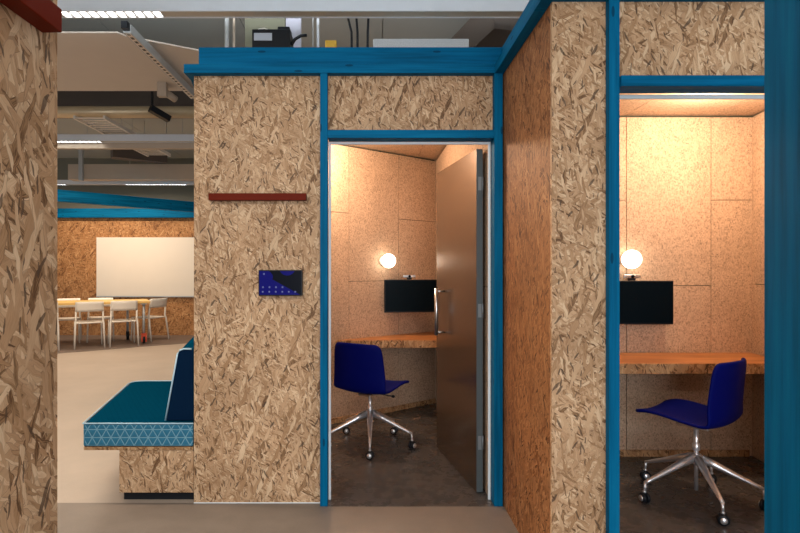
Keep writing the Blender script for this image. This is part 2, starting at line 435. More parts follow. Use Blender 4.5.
timber('blue timber fascia on top of the return wall', .737, .80, 2.318, 3.18, zl, zf, 1)
timber('blue timber ledge along the top of the right booth front', .687, 2.75, 2.206, 2.330, zt, zl, 0)
timber('blue timber fascia on top of the right booth front', .737, 2.75, 2.254, 2.318, zl, zf, 0)
timber('blue timber post left of the right booth opening', .957, 1.0, 2.219, 2.254, 0, zt, 2)
timber('blue timber jamb lining left of the right booth opening', .9755, 1.0, 2.2541, 2.31, 0, zt, 2)
timber('blue timber header above the right booth opening', 1.0, 1.93, 2.206, 2.254, 2.058, 2.102, 0)
timber('blue timber soffit lining over the right booth opening', 1.0, 1.93, 2.2541, 2.3, 2.058, 2.102, 0)
timber('blue timber post right of the right booth opening', 1.93, 1.975, 2.219, 2.31, 0, zt, 2)
timber('broad blue timber post close at the right edge', .855, .955, 1.08, 1.20, 0, 3.0, 2)

# white door frames
def frame_bars(name, label, x0, x1, y0, y1, top, w=.014):
    bm = newbm()
    box(bm, x0, x0 + w, y0, y1, 0, top); box(bm, x1 - w, x1, y0, y1, 0, top); box(bm, x0 + w, x1 - w, y0, y1, top - w, top)
    o = obj(name, bm, M['white_frame'], bevel=.0015); struct(o, label, 'door frame')
frame_bars('trim_19', 'slim white door frame inside the open booth door', -.2500, .6815, 3.160, 3.172, 2.056)
frame_bars('trim_20', 'slim white door frame inside the right booth opening', 1.002, 1.928, 2.3205, 2.334, 2.060, .017)

# door 1
dr = thing('door_1', 'brown laminate door standing open into the left booth', 'door', (.616, 3.245, 0), math.atan2(.839, -.137))
dr['kind'] = 'structure'
# local +x runs from the hinge edge to the free edge; the leaf thickness is on local -y (towards +X world)
obj('leaf', box(newbm(), 0.0008, .85, -.039, 0, .008, 2.035), M['door'], dr, bevel=.0015)
obj('edge_strip', box(newbm(), -.0015, .0, -.0385, -.0005, .009, 2.034), M['edge'], dr)
hm = newbm()
for za in (.88, 1.17):
    zz = za
    tube(hm, [(.66, .002, zz), (.66, .055, zz)], .008, 10)
tube(hm, [(.66, .055, .86), (.66, .055, 1.19)], .014, 12)
ho = obj('handle', hm, M['steel'], dr); ho['label'] = 'straight steel pull handle'
for zz in (.30, 1.08, 1.83):
    hb = newbm(); box(hb, -.004, -.0015, -.030, -.010, zz - .04, zz + .04); tube(hb, [(-.006, -.037, zz - .04), (-.006, -.037, zz + .04)], .0035, 8)
    h2 = obj('hinge', hb, M['hinge'], dr); h2['label'] = 'steel hinge'

# ------------------------------------------------------------------ things on the front wall
def rail(label, x0, x1, y0, y1, g):
    o = obj('wall_rail', box(newbm(), x0, x1, y0, y1, 1.711, 1.750), M['red'], bevel=.002); return tag(o, label, 'rail', g)
rail('dark red steel rail on the strand board wall above the touch panel', -.916, -.369, 3.077, YA, 'red wall rails')
rail('red steel rail on the near strand board wall at upper left', -.5446, -.511, -1.2, .9076, 'red wall rails')

def screen_mat():
    t = NT('blue touch display'); uv = t.uv()
    sx = t.n('ShaderNodeSeparateXYZ'); t.l(uv, sx.inputs[0])
    x, z = t.math('SUBTRACT', sx.outputs[0], .37), t.math('SUBTRACT', sx.outputs[1], .71)
    blue, dk = (0.006, 0.006, 0.30), (0.001, 0.004, 0.012)
    # dark wave shape across the upper right
    d = t.math('ADD', t.math('MULTIPLY', x, 0.9), t.math('MULTIPLY', t.math('SINE', t.math('MULTIPLY', z, 38.0)), 0.03))
    m = t.math('GREATER_THAN', d, -0.53)
    r2 = t.math('ADD', t.math('POWER', t.math('ABSOLUTE', t.math('ADD', x, .475)), 2.0), t.math('POWER', t.math('ABSOLUTE', t.math('SUBTRACT', z, 1.335)), 2.0))
    blob = t.math('LESS_THAN', r2, .0021)
    low = t.math('LESS_THAN', t.math('ADD', z, t.math('MULTIPLY', x, .55)), .96)
    m = t.math('MULTIPLY', m, t.math('SUBTRACT', 1.0, t.math('MAXIMUM', blob, low)))
    c = t.mix(m, blue, dk)
    t.base((.002, .002, .003), .3, 0, .1); t.l(c, t.b.inputs['Emission Color']); t.b.inputs['Emission Strength'].default_value = 0.42
    return t.m
tp = thing('touch_panel', 'black wall touch panel with a dark blue display', 'touch screen', (-.514, YA, 1.175))
def loc_obj(name, bm, m, root, **k):      # mesh given in world coordinates, child of an unrotated empty
    for v in bm.verts: v.co -= root.location
    return obj(name, bm, m, root, **k)
loc_obj('housing', box(newbm(), -.637, -.391, 3.084, YA, 1.175, 1.320), M['black'], tp, bevel=.003)
sc = loc_obj('display', box(newbm(), -.631, -.397, 3.0825, 3.0838, 1.181, 1.314), screen_mat(), tp)
sc['label'] = 'dark blue lit display'
im = emit('icon dots', (.28, .32, .8), .32); im.node_tree.nodes['Principled BSDF'].inputs['Base Color'].default_value = (.01, .01, .02, 1)
def icon(px, py):
    X = (px - CX) / 178.4; Z = CH + (CY - py) / 178.4
    bm = lathe(newbm(), [(0, 0), (.0055, 0), (.0055, .0006), (0, .0006)], 12, Matrix.Translation((X, 3.0818, Z)) @ Matrix.Rotation(-PI/2, 4, 'X'))
    for v in bm.verts: v.co -= tp.location
    obj('icon', bm, im, sc)
for k in range(4): icon(263 + 6.5 * k, 287.2)
for k in range(6): icon(262.8 + 6.5 * k, 291.8)
icon(264, 274)

# ------------------------------------------------------------------ desks
def desk(label, poly, z0, z1):
    o = obj('desk', prism(newbm(), poly, z0, z1, side_mi=1, top_mi=0), [M['desk'], M['desk_edge']], bevel=.003, angle=20)
    return tag(o, label, 'desk', 'built-in booth desks')
dx, dy = (CR[0] - CL[0]) / LEN, (CR[1] - CL[1]) / LEN
def onwall(Y, off=0.002):
    t = (Y - CL[1]) / dy; return (CL[0] + dx * t + off, Y)
desk('wedge shaped orange wood desk against the slanted wall of the open door booth',
     [(onwall(4.74)[0] + .004, 4.74), (.638, 4.74), (.627, 5.458)], .648, .714)
desk('orange wood desk with rough edge in the right booth', [(.815, 3.44), (2.62, 3.44), (2.685, 3.897), (.815, 3.897)], .669, .735)

# ------------------------------------------------------------------ swivel chairs
def shell_bm(inner=False):
    prof = [(.262, .426), (.230, .441), (.17, .449), (.10, .445), (.03, .435), (-.04, .425), (-.10, .420), (-.148, .426), (-.180, .446),
            (-.197, .482), (-.206, .53), (-.213, .59), (-.220, .66), (-.228, .73), (-.234, .775), (-.238, .803)]
    n, m = len(prof), 13
    bm = newbm(); rows = []
    arc = [0]
    for a, b in zip(prof, prof[1:]): arc.append(arc[-1] + math.hypot(b[0] - a[0], b[1] - a[1]))
    tot = arc[-1]
    for i, (x, z) in enumerate(prof):
        s = arc[i] / tot
        hw = .232 - .012 * abs(s - .42) - (.016 if s > .7 else 0) * (s - .7) / .3
        e = min(arc[i], tot - arc[i])                    # rounded corners at both ends
        rr = .05
        if e < rr: hw -= rr * (1 - math.sqrt(max(0, 1 - (1 - e / rr) ** 2))) * .8
        back = max(0, min(1, (s - .48) / .2))
        row = []
        for j in range(m):
            u = -1 + 2 * j / (m - 1)
            fx = back * .055 * u * u                     # back wraps round the sitter
            fz = (1 - back) * .022 * u * u - (1 - back) * (.018 * (1 - s / .2) if s < .2 else 0) * 0
            row.append(bm.verts.new((x + fx, hw * u, z + fz)))
        rows.append(row)
    for A, B in zip(rows, rows[1:]):
        for j in range(m - 1):
            f = bm.faces.new((A[j], A[j + 1], B[j + 1], B[j])); f.smooth = True
    return bm
def make_chair():
    t = thing('swivel_chair', '', 'chair', (0, 0, 0))
    s = obj('shell', shell_bm(), M['navy'], t)
    so = s.modifiers.new('Solidify', 'SOLIDIFY'); so.thickness = .022; so.offset = -1
    sb = s.modifiers.new('Subdivision', 'SUBSURF'); sb.levels = 1; sb.render_levels = 2
    # seat pad: the darker inner face of the seat
    bm = newbm(); n, m = 10, 9; rows = []
    pr = [(.240, .4455), (.17, .4565), (.10, .4525), (.03, .4425), (-.04, .4325), (-.10, .4275), (-.14, .432)]
    for i, (x, z) in enumerate(pr):
        hw = .212 if 0 < i < len(pr) - 1 else .185
        rows.append([bm.verts.new((x, hw * (-1 + 2 * j / (m - 1)), z + .022 * (-1 + 2 * j / (m - 1)) ** 2)) for j in range(m)])
    for A, B in zip(rows, rows[1:]):
        for j in range(m - 1): f = bm.faces.new((A[j], A[j + 1], B[j + 1], B[j])); f.smooth = True
    p = obj('seat_pad', bm, M['navy_pad'], t); p['label'] = 'darker navy seat pad'
    so = p.modifiers.new('Solidify', 'SOLIDIFY'); so.thickness = .006; so.offset = -1
    sb = p.modifiers.new('Subdivision', 'SUBSURF'); sb.levels = 1; sb.render_levels = 2
    cb = newbm()
    lathe(cb, [(0, .05), (.011, .05), (.011, .18), (.013, .20), (.013, .262), (.020, .266), (.020, .30), (.0135, .304), (.0135, .395), (.03, .398), (.03, .404), (0, .404)], 20)
    obj('gas_column', cb, M['chrome'], t)
    mb = newbm(); box(mb, -.085, .085, -.055, .055, .392, .408)
    obj('seat_plate', mb, M['steel'], t, bevel=.004)
    lv = newbm(); tube(lv, [(.04, -.05, .396), (.05, -.13, .388), (.055, -.16, .386)], .0045, 8); lathe(lv, [(0, -.012), (.010, -.008), (.011, .004), (.006, .012), (0, .013)], 12, Matrix.Translation((.057, -.17, .385)) @ Matrix.Rotation(PI/2, 4, 'X'))
    lo_ = obj('lever', lv, M['black'], t); lo_['label'] = 'black height lever'
    hb = newbm(); lathe(hb, [(0.0131, .205), (.030, .208), (.036, .222), (.034, .25), (.026, .262), (.0131, .263)], 24)
    obj('hub', hb, M['chrome'], t)
    for k in range(5):
        a = 2 * PI * k / 5; R = Matrix.Rotation(a, 4, 'Z')
        lb = newbm()
        # tapering blade leg, oval section
        pts = [(.028, .236, .025, .024), (.10, .209, .021, .0195), (.20, .165, .016, .0145), (.29, .128, .0125, .010), (.325, .114, .0105, .0085)]
        rings = []
        for x, z, w, h in pts:
            rings.append([lb.verts.new(R @ Vector((x + .3 * h * math.sin(q), w * math.cos(q), z + h * math.sin(q)))) for q in [2 * PI * i / 14 for i in range(14)]])
        for A, B in zip(rings, rings[1:]):
            for i in range(14): f = lb.faces.new((A[i], A[(i + 1) % 14], B[(i + 1) % 14], B[i])); f.smooth = True
        lb.faces.new(rings[0]); lb.faces.new(rings[-1])
        tube(lb, [R @ Vector((.322, 0, .116)), R @ Vector((.327, 0, .062))], [.0085, .007], 10)
        leg = obj('leg', lb, M['chrome'], t)
        wb = newbm(); ang = random.uniform(-.6, .6)
        C = R @ Matrix.Translation((.327, 0, .029)) @ Matrix.Rotation(ang + PI/2, 4, 'Z')
        for sgn in (-1, 1):
            lathe(wb, [(0, .005), (.027, .005), (.029, .009), (.029, .017), (.025, .021), (.012, .023), (0, .023)], 20, C @ Matrix.Rotation(PI/2 * sgn, 4, 'X'))
        for sgn in (-1, 1):
            lathe(wb, [(0, .0232), (.018, .0232), (.016, .027), (0, .028)], 16, C @ Matrix.Rotation(PI/2 * sgn, 4, 'X'), mi=1)
        lathe(wb, [(0, .036), (.010, .036), (.010, .044), (.006, .046), (0, .046)], 12, C @ Matrix.Translation((0, 0, -.006)), mi=1)
        cs = obj('caster', wb, [M['black'], M['chrome']], leg); cs['label'] = 'black twin wheel caster with chrome hub'
    return t
ch = make_chair()
CHG = 'navy swivel chairs in the booths'
def put_chair(t, loc, face, base, label, lift=0.0):
    t.location = loc; t['label'] = label; t['group'] = CHG
    # shell turns on the column, the five star base keeps its own angle; each chair has its own seat height
    t.rotation_euler = (0, 0, base)
    for c in t.children:
        n_ = c.name.split('.')[0]
        if n_ in ('shell', 'seat_pad', 'seat_plate', 'lever'):
            c.rotation_euler = (0, 0, face - base); c.location.z = lift
        if n_ == 'gas_column': c.scale.z = 1 + lift / .40
ch2 = copy_tree(ch)
put_chair(ch, (-.015, 4.16, 0), math.radians(58), math.radians(-90), 'navy blue swivel chair seen from behind in the open door booth', -.012)
put_chair(ch2, (1.868, 3.17, 0), math.radians(127), math.radians(-99), 'navy blue swivel chair turned sideways at the right booth desk', .026)

# ------------------------------------------------------------------ monitors, webcams, globes
def monitor(label, cx, Y, cz, w, h, rz, wall_dist):
    t = thing('monitor', label, 'monitor', (cx, Y, cz), rz, 'black wall monitors')
    obj('housing', box(newbm(), -w/2, w/2, .002, .032, -h/2, h/2), M['black'], t, bevel=.004)
    obj('screen', box(newbm(), -w/2 + .007, w/2 - .007, -.0005, .0018, -h/2 + .012, h/2 - .007), M['screen'], t)
    bm = newbm(); box(bm, -.05, .05, .0325, .045, -.05, .05); tube(bm, [(0, .045, 0), (0, wall_dist - .012, 0)], .02, 12); box(bm, -.05, .05, wall_dist - .012, wall_dist - .0021, -.06, .06)
    obj('wall_arm', bm, M['black'], t)
    return t
def webcam(label, x, Y, z, rz):
    t = thing('webcam', label, 'camera', (x, Y, z), rz, 'webcams on the monitors')
    obj('body', box(newbm(), -.058, .058, -.008, .016, .016, .042), M['steel'], t, bevel=.006)
    bm = newbm(); lathe(bm, [(0, 0), (.011, 0), (.012, .004), (0, .005)], 16, Matrix.Translation((0, -.0085, .029)) @ Matrix.Rotation(PI/2, 4, 'X'))
    obj('lens', bm, M['screen'], t)
    bm = newbm(); box(bm, -.022, .022, -.004, .022, 0.0005, .016)
    obj('clip', bm, M['black'], t)
def globe(label, x, y, z, nx, ny):
    t = thing('globe_lamp', label, 'lamp', (x, y, z), 0, 'round opal wall lamps')
    r = .065
    n = Vector((nx, ny, 0)).normalized()
    R = n.to_track_quat('Z', 'Y').to_matrix().to_4x4()
    bm = newbm(); lathe(bm, [(r * math.sin(PI * i / 20), -r * math.cos(PI * i / 20)) for i in range(21)], 32, R @ Matrix.Translation((0, 0, .022 + r)))
    g = obj('globe', bm, M['globe'], t); g['label'] = 'lit white glass globe'
    bm = newbm(); lathe(bm, [(0, 0.002), (.045, 0.002), (.045, .014), (.03, .018), (.026, .030), (0, .030)], 24, R)
    obj('wall_base', bm, M['white'], t)
monitor('black monitor in the open door booth above the wedge desk', .363, 5.03, 1.082, .50, .30, math.radians(6), .22)
webcam('small webcam on top of the monitor in the open door booth', .343, 5.043, 1.233, math.radians(6))
monitor('black monitor in the right booth beside the narrow opening edge', 1.815, 3.79, 1.095, .53, .302, 0, .112)
webcam('small webcam on top of the monitor in the right booth', 1.795, 3.795, 1.247, 0)
gx, gy = .0273 * 5.105, 5.105
globe('lit round globe lamp on the slanted wall of the open door booth', .098, 5.062, 1.403, dy, -dx)
globe('lit round globe lamp above the monitor in the right booth', 1.80, 3.9, 1.394, 0, -1)

# ------------------------------------------------------------------ bench
bn = thing('bench', 'quilted blue upholstered bench on a strand board plinth beside the pod', 'bench', (-1.35, 3.13, 0))
def sk(x, y): return (x + SK * (y - 3.13), y)
xl, xr, y0, y1 = -1.645, -1.016, 3.13, 4.33
def rc(xl, xr, y0, y1, r, near=False):
    p = [sk(xl, y0), sk(xr, y0), sk(xr, y1)]
    for k in range(7):
        a = PI/2 + k * PI/12
        p.append(sk(xl + r + r * math.cos(a), y1 - r + r * math.sin(a)))
    return p
bm = prism(newbm(), rc(xl, xr, y0, y1, .10), .313, .446, side_mi=1, top_mi=0)
loc_obj('seat_cushion', bm, [M['teal'], M['quilt']], bn, bevel=.012, seg=3, angle=40)
bm = newbm(); pl = rc(xl, xr, y0, y1, .10)
ring = [(p[0], p[1], .4465) for p in [pl[2]] + pl[3:] + pl[:2]]
tube(bm, ring, .0042, 8)
pp = loc_obj('piping', bm, M['piping'], bn); pp['label'] = 'pale blue piping along the seat edge'
loc_obj('seat_board', prism(newbm(), rc(xl + .003, xr, y0 + .002, y1 - .01, .10), .294, .3125), M['desk_edge'], bn, bevel=.001)
loc_obj('plinth', prism(newbm(), [sk(-1.44, 3.138), sk(xr, 3.138), sk(xr, 4.25), sk(-1.44, 4.25)], .050, .2935), M['osb'], bn, bevel=.001)
kk = loc_obj('kick_base', prism(newbm(), [sk(-1.42, 3.165), sk(xr, 3.165), sk(xr, 4.22), sk(-1.42, 4.22)], 0, .050), M['black'], bn); kk['label'] = 'black recessed base'
# backrest: wedge bolster leaning on the pod side wall
pf = [(-1.182, .4475), (-1.020, .4475), (-1.020, .862), (-1.075, .862), (-1.098, .856), (-1.112, .838)]
def extr(pf, ya, yb):
    bm = newbm(); uvl = bm.loops.layers.uv.active
    A = [bm.verts.new((sk(x, ya)[0], ya, z)) for x, z in pf]; B = [bm.verts.new((sk(x, yb)[0], yb, z)) for x, z in pf]
    L = 0
    for i in range(len(pf)):
        j = (i + 1) % len(pf); d = math.hypot(pf[j][0] - pf[i][0], pf[j][1] - pf[i][1])
        f = bm.faces.new((A[i], B[i], B[j], A[j]))
        for l, uv in zip(f.loops, ((L, ya), (L, yb), (L + d, yb), (L + d, ya))): l[uvl].uv = uv
        L += d
    bm.faces.new(A).material_index = 1; bm.faces.new(B[::-1]).material_index = 1
    return bm
bk = loc_obj('backrest_cushion', extr(pf, 3.18, 4.30), [M['teal'], M['navyfab']], bn, bevel=.008, seg=3, angle=40)
bk['label'] = 'dark navy leaning backrest cushion'
bm = newbm(); tube(bm, [(sk(x, 3.178)[0] - .002, 3.178, z) for x, z in ((-1.182, .451), (-1.147, .645), (-1.112, .838), (-1.098, .857), (-1.075, .864), (-1.030, .864))], .0048, 8)
pp = loc_obj('piping', bm, M['piping'], bn); pp['label'] = 'pale blue piping on the backrest edge'

# ------------------------------------------------------------------ far room
YW = 11.1
osb_wall('wall_back', 'far strand board wall behind the whiteboard', -9, 0.5, YW, YW + .1, 0, 2.56, mat='osb_fine')
o = obj('wall_back', box(newbm(), -9, 4.0, YW + .12, YW + .2, 0, 3.6), M['upper']); struct(o, 'dull green grey wall above the far strand board wall', 'wall')
ZC = 3.6
bm = newbm()
xs = [-9 + 1.3 * i for i in range(11)]
for a, b in zip(xs, xs[1:]):
    box(bm, a + .004, b - .004, -3.2, 3.30, ZC, ZC + .05); box(bm, a + .004, b - .004, 3.31, 12.5, ZC, ZC + .05)
box(bm, -9, 4.0, -3.2, 12.5, ZC + .05, ZC + .1)
struct(obj('ceiling', bm, M['ceil']), 'grey green panelled soffit above the booths', 'ceiling')

wb = thing('whiteboard', 'large off white board on the far strand board wall', 'whiteboard', (-4.2, YW, .785))
loc_obj('board', box(newbm(), -5.54, -2.7, 11.055, YW - .004, .80, 1.975), M['wboard'], wb, bevel=.003)
q = loc_obj('bottom_edge', box(newbm(), -5.54, -2.7, 11.045, YW - .004, .775, .7995), M['galv'], wb); q['label'] = 'dark metal bottom edge'

# table and chairs: row turned 26 degrees
A_ = math.radians(26)
tb = thing('table', 'long yellow topped table in front of the whiteboard', 'table', (-3.97, 9.84, 0), A_)
# local: x runs along the row (right end at 0), y away from the camera
obj('tabletop', box(newbm(), -2.3, 0, 0, .85, .722, .760), M['tabletop'], tb, bevel=.004)
for x, y, red in ((-.10, .08, 1), (-.34, .75, 0), (-2.2, .08, 0), (-2.2, .75, 0)):
    bm = newbm(); tube(bm, [(x, y, .150), (x, y, .7215)], .022, 12); box(bm, x - .05, x + .05, y - .05, y + .05, .70, .7215)
    lg = obj('leg', bm, M['galv'], tb)
    bm = newbm(); lathe(bm, [(0, -.022), (.072, -.022), (.080, -.012), (.080, .012), (.072, .022), (0, .022)], 24, Matrix.Translation((x, y, .080)) @ Matrix.Rotation(PI/2, 4, 'Y') )
    box(bm, x - .03, x + .03, y - .034, y + .034, .125, .165, mi=1 if red else 0); box(bm, x - .032, x - .024, y - .02, y + .02, .07, .14, mi=1 if red else 0); box(bm, x + .024, x + .032, y - .02, y + .02, .07, .14, mi=1 if red else 0)
    if red: box(bm, x - .045, x + .045, y - .062, y - .034, .035, .185, mi=1); box(bm, x - .045, x + .045, y - .034, y + .034, .165, .185, mi=1)
    cs = obj('caster', bm, [M['black'], M['redwheel']], lg)
    if red: cs['label'] = 'large red caster wheel'
def make_side_chair():
    t = thing('side_chair', '', 'chair')
    # local: faces +y; back at y=0
    for s in (-1, 1):
        bm = newbm(); tube(bm, [(s * .225, -.045, 0), (s * .213, .015, .40), (s * .205, .035, .47), (s * .20, .0, .775)], [.013, .016, .016, .013], 10)
        obj('leg', bm, M['white'], t)
        bm = newbm(); tube(bm, [(s * .215, .45, 0), (s * .205, .425, .425)], [.012, .016], 10)
        obj('leg', bm, M['white'], t)
    bm = newbm(); rows = []
    for i in range(9):
        y = .02 + .44 * i / 8
        rows.append([bm.verts.new(((-.205 + .41 * j / 8), y, .438 - .014 * math.sin(PI * i / 8) * math.sin(PI * j / 8))) for j in range(9)])
    for A, B in zip(rows, rows[1:]):
        for j in range(8): f = bm.faces.new((A[j], A[j + 1], B[j + 1], B[j])); f.smooth = True
    s_ = obj('seat', bm, M['white'], t); md = s_.modifiers.new('Solidify', 'SOLIDIFY'); md.thickness = .022; md.offset = -1
    bm = newbm(); rows = []
    for i in range(5):
        z = .62 + .165 * i / 4
        rows.append([bm.verts.new((-.21 + .42 * j / 10, .012 - .03 * i / 4 - .04 * (1 - (-1 + .2 * j) ** 2), z)) for j in range(11)])
    for A, B in zip(rows, rows[1:]):
        for j in range(10): f = bm.faces.new((A[j], A[j + 1], B[j + 1], B[j])); f.smooth = True
    s_ = obj('backrest', bm, M['white'], t); md = s_.modifiers.new('Solidify', 'SOLIDIFY'); md.thickness = .014; md.offset = 0
    return t
sc0 = make_side_chair()
SG = 'white chairs around the yellow table'
spots = [(-4.74, 9.235, 30, 'white chair on the near side of the yellow table, left one seen whole'),
         (-4.275, 9.49, 30, 'white chair on the near side of the yellow table, next to the red caster'),
         (-5.33, 8.91, 30, 'white chair cut off by the near strand board wall at the table'),
         (-5.66, 10.22, 206, 'white chair behind the left end of the yellow table'),
         (-5.16, 10.46, 206, 'white chair behind the table, below the left corner of the whiteboard'),
         (-4.0, 10.30, 68, 'white chair alone at the right end of the yellow table')]
for i, (x, y, a, lb) in enumerate(spots):
    c = sc0 if i == 0 else copy_tree(sc0)
    c.location = (x, y, 0.004); c.rotation_euler = (0, 0, math.radians(a)); tag(c, lb, 'chair', SG)
tb.location.z = .004

# teal pergola beams in the far room
timber('blue timber beam running along the top of the far wall', -9, -1.2, 10.98, 11.1, 2.37, 2.55, 0)
p0, p1 = Vector((-5.9, 7.95)), Vector((-3.0, 10.75))
timber('blue timber beam crossing the far room at an angle', 0, (p1 - p0).length, 0, .09, 0, .19, 0, rot=math.atan2(p1.y - p0.y, p1.x - p0.x), loc=(p0.x, p0.y, 2.42))

# ------------------------------------------------------------------ overhead
def at_z(x, y, z):
    D = F * (z - CH) / (CY - y); return ((x - CX) * D / F, D)
def batten(label, x0, x1, Y, lit, z=2.94, cell=.058):
    t = thing('linear_light', label, 'ceiling light', ((x0 + x1) / 2, Y, z), 0, 'linear ceiling lights')
    def lo(name, bm, m): return loc_obj(name, bm, m, t)
    bm = newbm(); box(bm, x0, x1, Y, Y + .012, z, z + .085); box(bm, x0, x1, Y + .088, Y + .10, z, z + .085); box(bm, x0, x1, Y + .012, Y + .088, z + .06, z + .085)
    lo('housing', bm, M['trunk'])
    segs = []; x = x0
    for a, b in lit:
        if a > x: segs.append((x, a))
        x = b
        lm = lo('lamp', box(newbm(), a, b, Y + .014, Y + .086, z + .012, z + .03), M['lamp']); lm['label'] = 'lit tube behind cross louvres'
        n = int(round((b - a) / cell))
        for k in range(n + 1):
            xx = a + (b - a) * k / n
            bm = box(newbm(), xx - .006, xx + .006, Y + .0125, Y + .0875, z + .001, z + .0115)
            for v in bm.verts: v.co -= t.location
            obj('louvre_blade', bm, M['galv'], lm)
    if x < x1: segs.append((x, x1))
    for a, b in segs:
        lo('cover_strip', box(newbm(), a + .001, b - .001, Y + .0125, Y + .0875, z + .004, z + .02), M['cream'])
    for xx in (x0 + .4, (x0 + x1) / 2, x1 - .4):
        bm = newbm(); tube(bm, [(xx, Y + .05, z + .085), (xx, Y + .05, ZC - .001)], .004, 6); lo('hanger', bm, M['galv'])
    return t
batten('long linear light crossing above the booths, lit at its left', -2.9, 1.15, 3.44, [(-1.97, -1.33)])
batten('half lit linear light crossing just below the pale cable ladders', -5.2, -2.0, 6.91, [(-4.6, -3.43)])
batten('farthest linear light, just above the slanted blue beam', -6.6, -2.6, 10.4, [(-6.4, -5.82), (-4.69, -3.53)])

# raft
zr = 3.2
pts = [at_z(x, y, zr) for x, y in ((-60, 91), (260, 91))][::1]
fr = [at_z(-60, 33, zr), at_z(117, 33, zr), at_z(128, 37, zr), at_z(215, 54, zr)]
o = obj('ceiling_raft', prism(newbm(), [fr[0], fr[1], fr[2], fr[3], pts[1], pts[0]], zr, zr + .012), M['raft'])
tag(o, 'large off white suspended ceiling panel above the far floor', 'ceiling panel')
# perforated strut
a, b = at_z(126, 33, 3.10), at_z(193, 99, 3.10)
d = math.hypot(b[0] - a[0], b[1] - a[1])
st = thing('cable_channel', 'perforated steel channel hung below the off white ceiling panel', 'cable channel', (a[0], a[1], 3.10), math.atan2(b[1] - a[1], b[0] - a[0]) )
obj('channel', box(newbm(), 0, d, -.036, .022, 0, .065), M['galv'], st)
def slots():
    t = NT('slotted pale strip'); sx = t.n('ShaderNodeSeparateXYZ'); t.l(t.uv(), sx.inputs[0])
    fx = t.math('FRACT', t.math('MULTIPLY', t.math('ADD', sx.outputs[0], 10.0), 13.5))
    yy = t.math('ABSOLUTE', t.math('ADD', sx.outputs[1], -1.411))
    m = t.math('MULTIPLY', t.math('LESS_THAN', fx, .55), t.math('LESS_THAN', yy, .012))
    return t.base(t.mix(m, (.70, .62, .54), (.03, .025, .02)), .5)
q = obj('slotted_strip', box(newbm(), 0.02, d - .02, -.03, .012, -.0012, 0), slots(), st); q['label'] = 'pale strip with dark slots'
bm = newbm(); box(bm, -.05, 0, -.03, .016, .015, .07); q = obj('end_cap', bm, M['black'], st)
for xx in (.15, d - .2):
    bm = newbm(); tube(bm, [(xx, 0, .065), (xx, 0, .10)], .006, 6); obj('hanger', bm, M['galv'], st)
o = obj('ceiling_beam', box(newbm(), -5.2, -2.0, 7.03, 7.10, 2.875, 2.965), M['beige']); tag(o, 'beige flat beam directly behind the half lit linear light', 'beam')
# dark beam and round duct
o = obj('ceiling_beam', box(newbm(), -7.0, -1.3, 6.62, 6.9, 3.22, ZC), M['brownbeam']); tag(o, 'dark brown ceiling beam behind the off white panel', 'beam')
bm = newbm(); tube(bm, [(-7.0, 6.45, 3.17), (-1.3, 6.45, 3.17)], .068, 24)
du = tag(obj('air_duct', bm, M['duct']), 'round cream duct running across below the dark beam', 'duct')
# spotlight and small fitting
sp = thing('spotlight', 'black spotlight bar on a rod in front of the round duct', 'spotlight', (-2.48, 6.2, 3.17))
loc_obj('rod', tube(newbm(), [(-2.48, 6.2, 3.17), (-2.48, 6.2, ZC)], .016, 8), M['black'], sp)
bm = newbm(); box(bm, -.035, .035, 0, .24, -.035, .035, M=Matrix.Translation((-2.5, 6.2, 3.145)) @ Matrix.Rotation(-.75, 4, 'Z') @ Matrix.Rotation(-.35, 4, 'X'))
loc_obj('bar', bm, M['black'], sp)
bm = newbm(); tube(bm, [(-2.11, 5.55, 3.13), (-2.04, 5.70, 3.09)], .036, 16); box(bm, -2.15, -2.06, 5.5, 5.56, 3.06, 3.2)
tag(obj('pipe_stub', bm, M['beige']), 'short pale pipe end below the panel edge beside the perforated channel', 'pipe')
# ladder tray
lt = thing('cable_ladder', 'pale cable ladder tray running back under the soffit', 'cable tray', (-3.35, 6.5, 3.1))
for xx in (-3.48, -3.14):
    loc_obj('side_rail', box(newbm(), xx - .012, xx + .012, 7.0, 8.55, 3.08, 3.13), M['white'], lt)
for k in range(16): loc_obj('rung', box(newbm(), -3.468, -3.152, 7.03 + .097 * k, 7.055 + .097 * k, 3.095, 3.105), M['white'], lt)
lt2 = thing('cable_ladder', 'pale short cable ladder tray under the round duct', 'cable tray', (-3.35, 6.6, 2.98))
for xx in (-3.41, -3.07):
    loc_obj('side_rail', box(newbm(), xx - .012, xx + .012, 6.3, 6.99, 3.05, 3.09), M['white'], lt2)
for k in range(7): loc_obj('rung', box(newbm(), -3.398, -3.082, 6.31 + .1 * k, 6.335 + .1 * k, 3.06, 3.07), M['white'], lt2)
for yy, zz, T in ((7.2, 3.13, lt), (8.4, 3.13, lt), (6.75, 3.09, lt2)):
    for xx in ((-3.48, -3.14) if T is lt else (-3.41, -3.07)): loc_obj('hanger', tube(newbm(), [(xx, yy, zz - .02), (xx, yy, ZC)], .005, 6), M['galv'], T)
# beige bulkhead
bh = thing('bulkhead', 'long beige boxed bulkhead in front of the far wall', 'bulkhead', (-3.5, 10.05, 2.96))
loc_obj('box', box(newbm(), -5.5, -1.5, 9.95, 10.15, 2.96, 3.235), M['beige'], bh)
for x, wd_, m in ((-5.25, .035, 'galv'), (-3.05, .018, 'black')):
    loc_obj('hanger_post', box(newbm(), x - wd_, x + wd_, 9.90, 9.9495, 2.93, ZC), M[m], bh)

bm = newbm(); box(bm, -.10, .10, 0, .9, 0, .16, M=Matrix.Translation((-4.45, 9.4, 3.24)) @ Matrix.Rotation(-.95, 4, 'Z'))
tag(obj('air_duct', bm, M['brownbeam']), 'dark square duct end above the beige bulkhead', 'duct')

